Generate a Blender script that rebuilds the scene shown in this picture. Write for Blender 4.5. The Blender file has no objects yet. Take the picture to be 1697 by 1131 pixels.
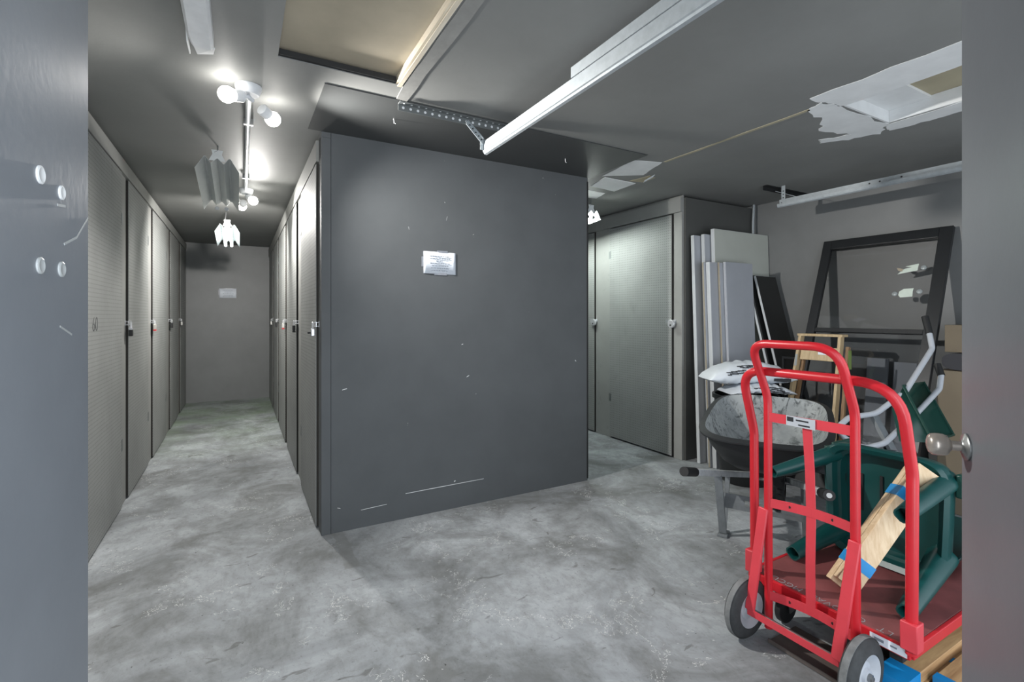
import bpy, bmesh, math, random
from mathutils import Vector, Matrix
random.seed(7)
S = bpy.context.scene
COL = S.collection

# ------------------------------------------------------------------ camera, world, light, exposure
cam_d = bpy.data.cameras.new('camera'); cam = bpy.data.objects.new('camera', cam_d); COL.objects.link(cam)
YAW = math.atan2(451.5, 803.0)
cam.location = (0, 0, 1.4); cam.rotation_euler = (math.pi/2, 0, -YAW)
cam_d.sensor_width = 36.0; cam_d.lens = 36.0*803.0/1697.0
cam_d.shift_y = -41.5/1697.0; cam_d.clip_start = 0.02
S.camera = cam

w = bpy.data.worlds.new('world'); S.world = w; w.use_nodes = True
bg = w.node_tree.nodes['Background']; bg.inputs[0].default_value = (0.62, 0.72, 0.85, 1); bg.inputs[1].default_value = 1.0

def area(name, loc, rot, sx, sy, power, color):
    l = bpy.data.lights.new(name, 'AREA'); l.shape = 'RECTANGLE'; l.size = sx; l.size_y = sy; l.energy = power; l.color = color
    o = bpy.data.objects.new(name, l); COL.objects.link(o); o.location = loc; o.rotation_euler = rot
    return o
# daylight coming in through the open double doorway behind the camera
area('daylight', (0.3, -0.75, 1.25), (math.radians(90), 0, math.radians(-12)), 1.9, 2.3, 88, (0.88, 0.94, 1.0))
# added fill light at an assumed garage opening in the front wall, right of camera
area('right_fill_light', (2.8, -0.30, 1.15), (math.radians(90), 0, 0), 2.9, 2.1, 26, (0.92, 0.96, 1.0))
FLOOD = 31.0      # radiance of a flood bulb
BEAM = 330.0       # watts thrown by a flood head along its axis
TUBE = 9.0        # radiance of a fluorescent tube

S.view_settings.view_transform = 'Standard'; S.view_settings.look = 'None'
S.view_settings.gamma = 1.0; S.view_settings.use_curve_mapping = False
S.view_settings.exposure = 0.0
S.cycles.use_denoising = True
S.cycles.max_bounces = 12; S.cycles.diffuse_bounces = 8
S.cycles.sample_clamp_indirect = 6.0

# ------------------------------------------------------------------ helpers
def lin(c):
    return tuple(((v/255.0)/12.92 if v/255.0 <= 0.04045 else ((v/255.0+0.055)/1.055)**2.4) for v in c) + (1.0,)

class NT:
    """small node helper"""
    def __init__(s, name):
        s.m = bpy.data.materials.new(name); s.m.use_nodes = True
        s.t = s.m.node_tree; s.b = s.t.nodes['Principled BSDF']
        s.geo = s.t.nodes.new('ShaderNodeNewGeometry'); s.pos = s.geo.outputs['Position']
    def n(s, t, **kw):
        x = s.t.nodes.new(t)
        for k, v in kw.items(): setattr(x, k, v)
        return x
    def l(s, a, b): s.t.links.new(a, b)
    def noise(s, scale, detail=4, rough=0.55, vec=None, stretch=None, dist=0.0):
        x = s.n('ShaderNodeTexNoise'); x.inputs['Scale'].default_value = scale; x.inputs['Detail'].default_value = detail
        x.inputs['Roughness'].default_value = rough; x.inputs['Distortion'].default_value = dist
        v = vec if vec is not None else s.pos
        if stretch:
            mp = s.n('ShaderNodeMapping'); mp.inputs['Scale'].default_value = stretch
            if len(stretch) > 3: pass
            s.l(v, mp.inputs['Vector']); v = mp.outputs['Vector']
        s.l(v, x.inputs['Vector']); return x.outputs['Fac']
    def ramp(s, fac, a, b):
        x = s.n('ShaderNodeMapRange'); x.inputs['From Min'].default_value = a; x.inputs['From Max'].default_value = b
        s.l(fac, x.inputs['Value']); return x.outputs['Result']
    def math(s, op, a, b=None, c=None):
        x = s.n('ShaderNodeMath', operation=op)
        for i, v in enumerate((a, b, c)):
            if v is None: continue
            if isinstance(v, (int, float)): x.inputs[i].default_value = v
            else: s.l(v, x.inputs[i])
        return x.outputs[0]
    def mix(s, fac, a, b):
        x = s.n('ShaderNodeMix', data_type='RGBA')
        for i, v in ((0, fac), (6, a), (7, b)):
            if isinstance(v, (int, float, tuple)): x.inputs[i].default_value = v
            else: s.l(v, x.inputs[i])
        return x.outputs[2]
    def xyz(s):
        x = s.n('ShaderNodeSeparateXYZ'); s.l(s.pos, x.inputs[0]); return x.outputs
    def bump(s, h, strength=0.2, dist=0.01):
        x = s.n('ShaderNodeBump'); x.inputs['Strength'].default_value = strength; x.inputs['Distance'].default_value = dist
        s.l(h, x.inputs['Height']); s.l(x.outputs['Normal'], s.b.inputs['Normal'])
    def set(s, color=None, rough=None, metal=None):
        for k, v in (('Base Color', color), ('Roughness', rough), ('Metallic', metal)):
            if v is None: continue
            if isinstance(v, (int, float, tuple)): s.b.inputs[k].default_value = v
            else: s.l(v, s.b.inputs[k])

def paint(name, rgb, rough=0.5, var=0.10, scuff=0.0, scale=3.0, bump=0.06, scuffcol=(205, 205, 200), metal=0.0, dirt=0.0, spec=0.5):
    t = NT(name); c = lin(rgb); t.b.inputs['Specular IOR Level'].default_value = spec
    d = tuple(v*(1-var) for v in c[:3]) + (1,); e = tuple(min(1, v*(1+var)) for v in c[:3]) + (1,)
    f = t.noise(scale, 6, 0.6)
    col = t.mix(t.ramp(f, 0.3, 0.7), d, e)
    if dirt > 0:
        g = t.ramp(t.noise(7.0, 6, 0.7, dist=0.6), 0.60, 0.78)
        col = t.mix(t.math('MULTIPLY', g, dirt), col, tuple(v*0.45 for v in c[:3]) + (1,))
    if scuff > 0:
        a = t.ramp(t.noise(26.0, 3, 0.5, stretch=(1.0, 1.0, 0.5)), 0.745, 0.775)
        b = t.ramp(t.noise(90.0, 3, 0.6), 0.5, 0.62)
        k = t.math('MULTIPLY', t.math('MULTIPLY', a, b), scuff)
        col = t.mix(k, col, lin(scuffcol))
    t.set(col, rough, metal)
    if bump: t.bump(t.noise(60.0, 4, 0.6), bump, 0.004)
    return t.m

def pegboard(name, rgb):
    """painted pegboard: a one-inch grid of small holes on a YZ face"""
    t = NT(name); c = lin(rgb); p = t.xyz()
    def fr(o): return t.math('SUBTRACT', t.math('FRACT', t.math('DIVIDE', o, 0.0254)), 0.5)
    r = t.math('SQRT', t.math('ADD', t.math('POWER', fr(p[1]), 2), t.math('POWER', fr(p[2]), 2)))
    hole = t.math('LESS_THAN', r, 0.15)
    d = tuple(v*0.88 for v in c[:3]) + (1,); e = tuple(v*1.1 for v in c[:3]) + (1,)
    col = t.mix(t.ramp(t.noise(2.2, 6, 0.65), 0.3, 0.7), d, e)
    smear = t.ramp(t.noise(5.0, 6, 0.7, stretch=(1, 1, 0.35), dist=0.5), 0.62, 0.80)
    col = t.mix(t.math('MULTIPLY', smear, 0.5), col, tuple(v*0.5 for v in c[:3]) + (1,))
    sc = t.math('MULTIPLY', t.ramp(t.noise(17.0, 4, 0.6), 0.74, 0.77), 0.7)
    col = t.mix(sc, col, lin((190, 190, 186)))
    col = t.mix(t.math('MULTIPLY', hole, 0.75), col, tuple(v*0.25 for v in c[:3]) + (1,))
    t.set(col, 0.65); t.b.inputs['Specular IOR Level'].default_value = 0.25
    return t.m

def concrete():
    t = NT('concrete'); p = t.xyz()
    base = t.mix(t.ramp(t.noise(1.1, 8, 0.68, dist=0.8), 0.32, 0.68), lin((122, 126, 129)), lin((178, 183, 187)))
    fine = t.noise(10.0, 8, 0.72, dist=0.5, stretch=(1.6, 0.9, 1))
    base = t.mix(t.math('MULTIPLY', t.ramp(fine, 0.46, 0.70), 0.42), base, lin((104, 105, 102)))
    # dark mottled stain field, strongest in the middle of the traffic area
    st = t.math('MULTIPLY', t.ramp(t.noise(1.9, 7, 0.66, dist=0.7), 0.44, 0.64), 0.68)
    base = t.mix(st, base, lin((92, 93, 91)))
    spots = t.math('MULTIPLY', t.ramp(t.noise(9.0, 3, 0.5, stretch=(0.7, 1.5, 1), dist=1.0), 0.675, 0.715), 0.55)
    base = t.mix(spots, base, lin((84, 84, 82)))
    speck = t.math('MULTIPLY', t.ramp(t.noise(38.0, 5, 0.7, stretch=(1.5, .8, 1)), 0.56, 0.70), 0.4)
    base = t.mix(speck, base, lin((92, 93, 91)))
    dots = t.math('MULTIPLY', t.ramp(t.noise(55.0, 2, 0.5), 0.73, 0.76), 0.8)
    base = t.mix(dots, base, lin((52, 52, 50)))
    pale = t.math('MULTIPLY', t.ramp(t.noise(21.0, 3, 0.5), 0.745, 0.775), 0.4)
    base = t.mix(pale, base, lin((222, 224, 222)))
    # thin wandering scratches and hairline cracks
    cr = t.math('ABSOLUTE', t.math('SUBTRACT', t.noise(1.7, 6, 0.75, dist=0.4), 0.5))
    crk = t.math('MULTIPLY', t.math('LESS_THAN', cr, 0.0022), t.math('GREATER_THAN', t.noise(2.3, 2, 0.5), 0.53))
    base = t.mix(t.math('MULTIPLY', crk, 0.6), base, lin((225, 226, 224)))
    # green reflected light painted into the floor toward the corridor's far end
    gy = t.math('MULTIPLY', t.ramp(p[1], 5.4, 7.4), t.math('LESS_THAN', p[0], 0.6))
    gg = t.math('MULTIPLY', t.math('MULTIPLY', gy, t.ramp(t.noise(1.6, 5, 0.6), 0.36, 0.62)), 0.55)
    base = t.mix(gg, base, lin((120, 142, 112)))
    # two filled saw cuts running out from the corners of the locker block
    def strip(x0, x1, y0, y1):
        wob = t.math('MULTIPLY', t.math('SUBTRACT', t.noise(8.0, 3, 0.6), 0.5), 0.05)
        x = t.math('ADD', p[0], wob)
        a = t.math('MULTIPLY', t.math('GREATER_THAN', x, x0), t.math('LESS_THAN', x, x1))
        b = t.math('MULTIPLY', t.math('GREATER_THAN', p[1], y0), t.math('LESS_THAN', t.math('ADD', p[1], wob), y1))
        return t.math('MULTIPLY', a, b)
    base = t.mix(t.math('MULTIPLY', strip(0.515, 0.59, 2.78, 3.4), 0.6), base, lin((118, 120, 120)))
    base = t.mix(t.math('MULTIPLY', strip(2.50, 2.55, 2.80, 3.4), 0.5), base, lin((120, 122, 122)))
    t.set(base, 0.72)
    t.b.inputs['Specular IOR Level'].default_value = 0.3
    t.bump(t.noise(45.0, 6, 0.7), 0.12, 0.004)
    return t.m

def wood(name, a, b, axis=0, scale=5.0, rough=0.55):
    t = NT(name); st = [14.0, 14.0, 14.0]; st[axis] = 1.0
    f = t.noise(scale, 6, 0.6, stretch=tuple(st), dist=0.6)
    t.set(t.mix(t.ramp(f, 0.3, 0.7), lin(a), lin(b)), rough)
    return t.m

def plain(name, rgb, rough=0.5, metal=0.0, var=0.05, scale=20.0):
    return paint(name, rgb, rough, var, 0, scale, 0.0, metal=metal)

def dusty():
    t = NT('cement_dusted_tub')
    base = t.mix(t.ramp(t.noise(4.0, 5, 0.6), 0.35, 0.65), lin((132, 137, 138)), lin((168, 172, 172)))
    a = t.ramp(t.noise(13.0, 7, 0.72, stretch=(1, 1, .55), dist=1.8), 0.51, 0.60)
    b = t.ramp(t.noise(3.0, 4, 0.6, dist=.5), 0.38, 0.52)
    base = t.mix(t.math('MULTIPLY', t.math('MULTIPLY', a, b), .85), base, lin((62, 66, 68)))
    t.set(base, .85); t.bump(t.noise(24.0, 6, .7), .3, .006)
    return t.m

def emit(name, rgb, strength):
    t = NT(name); t.b.inputs['Base Color'].default_value = (0.8, 0.8, 0.8, 1)
    t.b.inputs['Emission Color'].default_value = tuple(rgb) + (1,); t.b.inputs['Emission Strength'].default_value = strength
    return t.m

def glass(name, tint, gloss=0.08):
    m = bpy.data.materials.new(name); m.use_nodes = True; t = m.node_tree
    for x in list(t.nodes):
        if x.type != 'OUTPUT_MATERIAL': t.nodes.remove(x)
    out = [x for x in t.nodes if x.type == 'OUTPUT_MATERIAL'][0]
    tr = t.nodes.new('ShaderNodeBsdfTransparent'); tr.inputs[0].default_value = tuple(tint) + (1,)
    gl = t.nodes.new('ShaderNodeBsdfGlossy'); gl.inputs['Roughness'].default_value = 0.04
    fr = t.nodes.new('ShaderNodeFresnel'); fr.inputs[0].default_value = 1.5
    mx = t.nodes.new('ShaderNodeMixShader')
    t.links.new(fr.outputs[0], mx.inputs[0]); t.links.new(tr.outputs[0], mx.inputs[1]); t.links.new(gl.outputs[0], mx.inputs[2])
    t.links.new(mx.outputs[0], out.inputs[0])
    return m

V = Vector
class MB:
    """collects shapes in world coordinates; build() links them as one mesh object"""
    def __init__(s): s.v = []; s.f = []; s.mi = []; s.cur = 0
    def add(s, vs, fs):
        o = len(s.v); s.v += [tuple(x) for x in vs]; s.f += [tuple(i+o for i in f) for f in fs]; s.mi += [s.cur]*len(fs); return s
    def box(s, x0, y0, z0, x1, y1, z1):
        vs = [(x, y, z) for x in (x0, x1) for y in (y0, y1) for z in (z0, z1)]
        return s.add(vs, [(0, 1, 3, 2), (4, 6, 7, 5), (0, 4, 5, 1), (2, 3, 7, 6), (0, 2, 6, 4), (1, 5, 7, 3)])
    def obox(s, c, ax, ay, az):
        """oriented box: centre and three half-axis vectors"""
        c, ax, ay, az = V(c), V(ax), V(ay), V(az)
        vs = [c+ax*i+ay*j+az*k for i in (-1, 1) for j in (-1, 1) for k in (-1, 1)]
        return s.add(vs, [(0, 1, 3, 2), (4, 6, 7, 5), (0, 4, 5, 1), (2, 3, 7, 6), (0, 2, 6, 4), (1, 5, 7, 3)])
    def bar(s, p, q, w, t, up=(0, 0, 1), w2=None):
        """flat bar from p to q: w across (along up made square to the bar), t thick"""
        p, q = V(p), V(q); d = (q-p).normalized(); u = V(up); u = (u-d*u.dot(d)).normalized(); n = d.cross(u)
        w2 = w if w2 is None else w2
        vs = []
        for c, ww in ((p, w), (q, w2)):
            for i in (-1, 1):
                for j in (-1, 1): vs.append(c+u*(ww/2*i)+n*(t/2*j))
        return s.add(vs, [(0, 2, 3, 1), (4, 5, 7, 6), (0, 1, 5, 4), (2, 6, 7, 3), (0, 4, 6, 2), (1, 3, 7, 5)])
    def loft(s, rings, closed=True, cap0=True, cap1=True):
        n = len(rings[0]); vs = [x for r in rings for x in r]; fs = []
        for i in range(len(rings)-1):
            for j in range(n if closed else n-1):
                a = i*n+j; b = i*n+(j+1) % n; fs.append((a, b, b+n, a+n))
        if cap0: fs.append(tuple(range(n-1, -1, -1)))
        if cap1: fs.append(tuple(range((len(rings)-1)*n, len(rings)*n)))
        return s.add(vs, fs)
    def tube(s, pts, r, seg=12, closed=False, r2=None):
        pts = [V(p) for p in pts]; n = len(pts); rings = []
        up = None
        for i in range(n):
            a = pts[i-1] if (i > 0 or closed) else pts[i]; b = pts[(i+1) % n] if (i < n-1 or closed) else pts[i]
            d = (b-a).normalized()
            if up is None:
                h = V((0, 0, 1)) if abs(d.z) < 0.9 else V((1, 0, 0)); up = (h-d*h.dot(d)).normalized()
            else: up = (up-d*up.dot(d)).normalized()
            sd = d.cross(up); rr = r if r2 is None else r+(r2-r)*i/(n-1)
            rings.append([pts[i]+(up*math.cos(t)+sd*math.sin(t))*rr for t in (2*math.pi*k/seg for k in range(seg))])
        if closed: rings.append(rings[0])
        return s.loft(rings, True, not closed, not closed)
    def lathe(s, o, axis, prof, seg=32, cap=True):
        """prof: (distance along axis, radius)"""
        o = V(o); d = V(axis).normalized(); h = V((0, 0, 1)) if abs(d.z) < 0.9 else V((1, 0, 0))
        u = (h-d*h.dot(d)).normalized(); w = d.cross(u); rings = []
        for z, r in prof:
            rings.append([o+d*z+(u*math.cos(t)+w*math.sin(t))*max(r, 1e-4) for t in (2*math.pi*k/seg for k in range(seg))])
        return s.loft(rings, True, cap, cap)
    def sphere(s, c, r, seg=20, sc=(1, 1, 1)):
        c = V(c); rings = []
        for i in range(1, seg//2):
            a = math.pi*i/(seg//2)
            rings.append([c+V((r*sc[0]*math.sin(a)*math.cos(t), r*sc[1]*math.sin(a)*math.sin(t), r*sc[2]*math.cos(a))) for t in (2*math.pi*k/seg for k in range(seg))])
        return s.loft(rings)
    def prism(s, poly, vec):
        vec = V(vec); a = [V(p) for p in poly]; return s.loft([a, [p+vec for p in a]])
    def build(s, name, mat, parent=None, smooth=True, bevel=0.0, seg=2):
        me = bpy.data.meshes.new(name); o = bpy.data.objects.new(name, me); COL.objects.link(o)
        off = V((0, 0, 0)); q = parent
        while q is not None: off += q.location; q = q.parent
        me.from_pydata([V(x)-off for x in s.v], [], s.f)
        for m in (mat if isinstance(mat, (list, tuple)) else [mat]): me.materials.append(m)
        for i, p in enumerate(me.polygons): p.material_index = s.mi[i]
        b = bmesh.new(); b.from_mesh(me); bmesh.ops.recalc_face_normals(b, faces=b.faces); b.to_mesh(me); b.free()
        if smooth:
            for p in me.polygons: p.use_smooth = True
            try: me.set_sharp_from_angle(angle=math.radians(38))
            except Exception: pass
        if bevel:
            md = o.modifiers.new('bevel', 'BEVEL'); md.width = bevel; md.segments = seg; md.limit_method = 'ANGLE'; md.angle_limit = math.radians(40)
        if parent is not None: o.parent = parent
        return o

def fillet(pts, r, n=6):
    """round the inner corners of a polyline; r one radius or a list for the inner corners"""
    pts = [V(p) for p in pts]; out = [pts[0]]
    for i in range(1, len(pts)-1):
        a, b, c = pts[i-1], pts[i], pts[i+1]; u = (a-b).normalized(); w_ = (c-b).normalized()
        rr = r[i-1] if isinstance(r, (list, tuple)) else r
        ang = u.angle(w_); t = min(rr/math.tan(ang/2), (a-b).length*0.48, (c-b).length*0.48)
        p, q = b+u*t, b+w_*t
        for k in range(n+1):
            x = k/n; out.append(p*(1-x)**2+b*2*x*(1-x)+q*x*x)
    out.append(pts[-1]); return out

def thing(name, label, cat, loc, group=None):
    o = bpy.data.objects.new(name, None); COL.objects.link(o); o.location = loc; o.empty_display_size = 0.1
    return tag(o, label, cat, group)
def tag(o, label, cat, group=None):
    o['label'] = label; o['category'] = cat
    if group: o['group'] = group
    return o
def struct(o): o['kind'] = 'structure'; return o
def text_mesh(name, body, size, mat, parent, M, extrude=0.0006):
    c = bpy.data.curves.new(name, 'FONT'); c.body = body; c.size = size; c.extrude = extrude; c.offset = -size*.022; c.align_x = 'CENTER'; c.align_y = 'CENTER'
    tmp = bpy.data.objects.new(name+'_src', c); COL.objects.link(tmp)
    bpy.context.view_layer.update()
    me = bpy.data.meshes.new_from_object(tmp); bpy.data.objects.remove(tmp)
    me.transform(M)
    off = V((0, 0, 0)); q = parent
    while q is not None: off += q.location; q = q.parent
    me.transform(Matrix.Translation(-off)); me.materials.clear(); me.materials.append(mat)
    o = bpy.data.objects.new(name, me); COL.objects.link(o); o.parent = parent
    return o
def frame_matrix(o, x, y):
    x = V(x).normalized(); y = V(y).normalized(); z = x.cross(y)
    return Matrix(((x.x, y.x, z.x, o[0]), (x.y, y.y, z.y, o[1]), (x.z, y.z, z.z, o[2]), (0, 0, 0, 1)))

SCUFFS = [(1.0, .172, .60, .004, .0022), (.70, .117, .17, .006, .0018), (1.02, 2.02, .006, -.02, .003), (1.30, 2.09, .008, .03, .003), (.58, .92, .03, .006, .003), (1.36, .195, .012, .004, .004), (2.45, 1.03, .01, -.01, .005), (1.46, .95, .02, .01, .003), (1.42, 1.19, .012, .004, .003), (.55, .16, .02, -.008, .002)]

# ------------------------------------------------------------------ materials
M = dict(
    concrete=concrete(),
    wall=paint('grey_wall_paint', (117, 119, 119), 0.48, 0.07, 0.9),
    block=paint('slate_wall_paint', (92, 95, 97), 0.65, 0.07, 0.9, spec=0.2),
    darkwall=paint('dark_panel_paint', (84, 85, 83), 0.5, 0.06, 0.5),
    ceiling=paint('ceiling_paint', (130, 131, 129), 0.6, 0.08, 0.3, 1.6, 0.10, spec=0.25),
    ceilpanel=paint('dark_ceiling_panel', (66, 68, 68), 0.5, 0.06, 0.2),
    locker=paint('locker_paint', (144, 145, 142), 0.65, 0.08, 0.5, 2.5, 0.05, dirt=0.5, spec=0.25),
    peg=pegboard('pegboard_paint', (142, 144, 142)),
    dooredge=plain('bare_door_edge', (50, 48, 45), 0.85),
    marker=plain('faded_marker', (86, 88, 88), 0.7),
    inside=plain('locker_inside', (34, 34, 33), 0.9),
    door=paint('door_paint', (128, 133, 139), 0.42, 0.06, 0.25, 4.0, 0.05),
    door2=paint('door_paint_brushed', (112, 116, 121), 0.36, 0.06, 0.1, 5.0, 0.05),
    steel=plain('dull_steel', (150, 152, 152), 0.38, 0.9),
    chrome=plain('bright_steel', (226, 228, 231), 0.25, 0.55),
    galv=paint('galvanised_steel', (164, 171, 175), 0.5, 0.10, 0.0, 30, 0.03, metal=0.35),
    conduit=plain('conduit_metal', (226, 229, 230), 0.4, 0.2),
    tapegrey=paint('grey_joint_tape', (138, 138, 135), 0.7, 0.12, 0, 12, .2),
    hub=plain('grey_white_hub', (178, 182, 188), 0.35),
    galvdark=plain('grey_angle_iron', (118, 122, 122), 0.5, 0.5),
    blacksteel=plain('black_angle_iron', (44, 45, 46), 0.55, 0.3),
    white=plain('white_paint', (222, 224, 226), 0.4),
    plaster=paint('bare_plaster', (224, 226, 226), 0.8, 0.06, 0, 8),
    tan=paint('raw_plywood', (176, 166, 146), 0.7, 0.12, 0, 3),
    drytan=paint('drywall_paper', (168, 160, 136), 0.8, 0.08, 0, 5),
    creamwood=wood('cream_trim', (206, 192, 168), (228, 220, 204), 1),
    paper=plain('paper', (226, 232, 240), 0.8, 0, 0.02),
    ink=plain('grey_ink', (128, 136, 146), 0.8),
    tape=plain('clear_tape', (138, 142, 150), 0.3),
    black=plain('black_rubber', (26, 27, 28), 0.6),
    tyre=paint('worn_tyre', (58, 60, 61), 0.8, 0.25, 0.9, 25, 0.3, (170, 172, 172)),
    tread=paint('worn_tread', (112, 114, 114), 0.85, 0.25, 0.9, 30, 0.4, (190, 190, 188)),
    redlock=plain('red_lock_body', (196, 62, 66), 0.4),
    brass=plain('pale_lock_body', (205, 203, 196), 0.3, 0.5),
    red=paint('red_enamel', (192, 34, 44), 0.33, 0.07, 0.5, 9, 0.02, (190, 150, 150)),
    red2=paint('faded_red_enamel', (204, 62, 72), 0.42, 0.07, 0.35, 9, 0.02, (196, 160, 160)),
    reddeck=paint('worn_red_deck', (122, 68, 68), 0.5, 0.28, 0.7, 4.5, 0.05, (176, 166, 166), dirt=0.6),
    plate=paint('dirty_steel_plate', (92, 84, 80), 0.6, 0.2, 0.4, 8),
    green=paint('green_plastic', (14, 66, 64), 0.34, 0.08, 0.5, 14, 0.02, (120, 160, 155)),
    greendk=paint('dark_green_plastic', (24, 62, 54), 0.36, 0.08, 0.2, 14, 0.0, (110, 140, 135)),
    tubblack=paint('black_poly_tub', (36, 38, 40), 0.55, 0.15, 0.7, 7, 0.05, (130, 134, 136)),
    tubdust=dusty(),
    greybar=paint('scuffed_grey_bar', (112, 117, 120), 0.6, 0.16, 0.9, 18, 0.05, (180, 184, 186)),
    handlewood=paint('weathered_handle', (168, 172, 174), 0.7, 0.22, 0.6, 16, 0.06, (196, 198, 198)),
    bin=plain('black_bin_plastic', (30, 32, 33), 0.4),
    bag=paint('white_poly_bag', (214, 220, 226), 0.35, 0.05, 0.0, 9, 0.25),
    print=plain('black_print', (40, 42, 46), 0.5),
    pine=wood('pine', (172, 148, 112), (200, 178, 140), 2, 4.0),
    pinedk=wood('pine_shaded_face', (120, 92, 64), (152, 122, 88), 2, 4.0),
    lumber=wood('lumber', (194, 162, 122), (228, 206, 172), 2, 3.0),
    lumberx=wood('floor_lumber', (150, 112, 76), (200, 164, 118), 0, 3.0),
    blue=plain('blue_tape', (20, 132, 196), 0.45),
    frame=paint('black_frame_paint', (34, 36, 38), 0.38, 0.1, 0.1, 9),
    screen=glass('dark_pane', (0.86, 0.87, 0.88)),
    pane=glass('clear_pane', (0.99, 0.99, 0.99)),
    sticker=plain('torn_white_sticker', (212, 222, 210), 0.7),
    stickertan=plain('torn_tan_sticker', (172, 160, 140), 0.7),
    clearpad=plain('clear_plastic_pad', (150, 156, 156), 0.25),
    boardgrey=paint('grey_slab_face', (172, 175, 181), 0.5, 0.05, 0.3),
    boardpale=paint('pale_slab_face', (192, 195, 186), 0.5, 0.04, 0.2),
    boardedge=paint('white_slab_edge', (198, 202, 204), 0.6, 0.05, 0.2),
    boardtan=paint('raw_slab_edge', (150, 142, 126), 0.7, 0.1, 0.2),
    blackgloss=plain('black_gloss_sheet', (34, 35, 35), 0.16),
    cardboard=paint('cardboard', (114, 103, 86), 0.8, 0.06, 0.0, 5),
    darkcloth=paint('dark_sack', (52, 52, 56), 0.8, 0.1),
    greypanel=paint('grey_panel', (150, 154, 160), 0.5, 0.05),
    knob=plain('tarnished_knob', (188, 178, 168), 0.25, 0.55, 0.08),
    greenlab=plain('green_label', (120, 140, 76), 0.6),
    reflector=plain('white_reflector', (206, 210, 210), 0.35),
    greyrefl=plain('grey_reflector', (186, 190, 190), 0.4, 0.1),
    flood=emit('lit_flood_bulb', (1.0, 0.97, 0.92), FLOOD),
    tube=emit('lit_tube', (0.90, 1.0, 0.98), TUBE),
    tubehot=emit('lit_aisle_tube', (0.92, 1.0, 0.95), TUBE*12.0),
)

# ------------------------------------------------------------------ the setting
ZC = 2.58
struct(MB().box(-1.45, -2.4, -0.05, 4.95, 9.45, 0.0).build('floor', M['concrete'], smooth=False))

# ceiling with two recessed openings
holes = [(0.152, 0.715, 0.75, 2.44), (2.956, 3.46, 0.35, 1.46)]
xs = sorted({-1.45, 4.95, *[h[i] for h in holes for i in (0, 1)]}); ys = sorted({-0.06, 9.45, *[h[i] for h in holes for i in (2, 3)]})
mb = MB()
for i in range(len(xs)-1):
    for j in range(len(ys)-1):
        cx, cy = (xs[i]+xs[i+1])/2, (ys[j]+ys[j+1])/2
        if any(h[0] < cx < h[1] and h[2] < cy < h[3] for h in holes): continue
        mb.box(xs[i], ys[j], ZC, xs[i+1], ys[j+1], ZC+0.12)
ceiling = struct(mb.build('ceiling', M['ceiling'], smooth=False))
h = holes[0]
MB().box(h[0]-.02, h[2]-.02, ZC+.040, h[1]+.02, h[3]+.02, ZC+.06).build('hatch_board', M['tan'], ceiling, False)
MB().box(h[1]-.022, h[2], ZC+.004, h[1]-.0005, h[3], ZC+.039).box(h[1]-.012, h[2], ZC-.006, h[1]+.008, h[3]+.006, ZC-.0005).build('hatch_trim', M['creamwood'], ceiling, False)
MB().box(h[0]+.001, h[3]-.02, ZC+.004, h[1]-.024, h[3]-.0005, ZC+.03).build('hatch_batten', M['blacksteel'], ceiling, False)
h = holes[1]
MB().box(h[0]-.02, h[2]-.02, ZC+.085, h[1]+.02, h[3]+.02, ZC+.115).build('recess_board', M['drytan'], ceiling, False)
MB().box(h[0]+.0005, h[3]-.012, ZC, h[1]-.0005, h[3]-.0005, ZC+.084).box(h[1]-.012, h[2], ZC, h[1]-.0005, h[3]-.013, ZC+.084).box(h[0]+.0005, h[3]-.22, ZC+.07, h[1]-.013, h[3]-.013, ZC+.0845).build('recess_lining', M['plaster'], ceiling, False)
# ragged white plaster round the recess
def ragged(pts, amp, n=9):
    out = []
    for i in range(len(pts)):
        a, b = V(pts[i]), V(pts[(i+1) % len(pts)]); d = b-a; nrm = V((-d.y, d.x, 0)).normalized()
        for k in range(n): out.append(a+d*(k/n)+nrm*(random.uniform(-amp, amp)))
    return out
def smear(name, poly, amp, mat='plaster', n=9, t=0.0022):
    MB().prism(ragged([(x, y, ZC-t) for x, y in poly], amp, n), (0, 0, t-0.0003)).build(name, M[mat], ceiling, False)
smear('plaster_patch', [(2.70, 1.50), (2.70, .36), (2.953, .36), (2.953, 1.46)], .016)
smear('plaster_patch', [(2.84, 1.60), (2.80, 1.50), (2.93, 1.465), (3.46, 1.465), (3.60, 1.56), (3.55, 1.72), (3.44, 1.86), (3.38, 1.80), (3.46, 1.66), (3.22, 1.72), (3.05, 1.62)], .018, n=5)
smear('plaster_patch', [(3.463, 1.47), (3.463, .36), (3.60, .36), (3.63, 1.16), (3.60, 1.5)], .014)
smear('seam_tape', [(2.826, 1.58), (2.852, 1.58), (2.852, 2.66), (2.826, 2.66)], .003, 'drytan')
smear('drywall_patch', [(2.66, 3.19), (2.60, 2.75), (2.83, 2.675), (2.94, 2.99)], .006, 'plaster', 6)
smear('drywall_patch', [(2.77, 3.47), (2.70, 3.195), (3.06, 3.21), (3.08, 3.51)], .003, 'plaster', 5, .006)
smear('drywall_patch', [(2.97, 3.19), (3.0, 2.98), (3.09, 3.0), (3.10, 3.16)], .004, 'drytan', 4)
smear('drywall_patch', [(2.86, 3.85), (2.80, 3.6), (3.06, 3.62), (3.12, 3.82)], .004, 'plaster', 4)
MB().prism([(3.01, 2.93, 2.575), (3.05, 2.99, 2.575), (3.03, 3.08, 2.548), (2.995, 3.03, 2.548)], (0, 0, .002)).build('hanging_paper_flap', M['paper'], ceiling, False)
smear('seam_tape', [(.745, .3), (.80, .3), (.80, 2.6), (.735, 2.6)], .008, 'tapegrey', 14, .004)
MB().box(.375, 2.60, ZC-.005, 2.60, 3.279, ZC-.0005).build('dark_sheet', M['ceilpanel'], ceiling, False)

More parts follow.
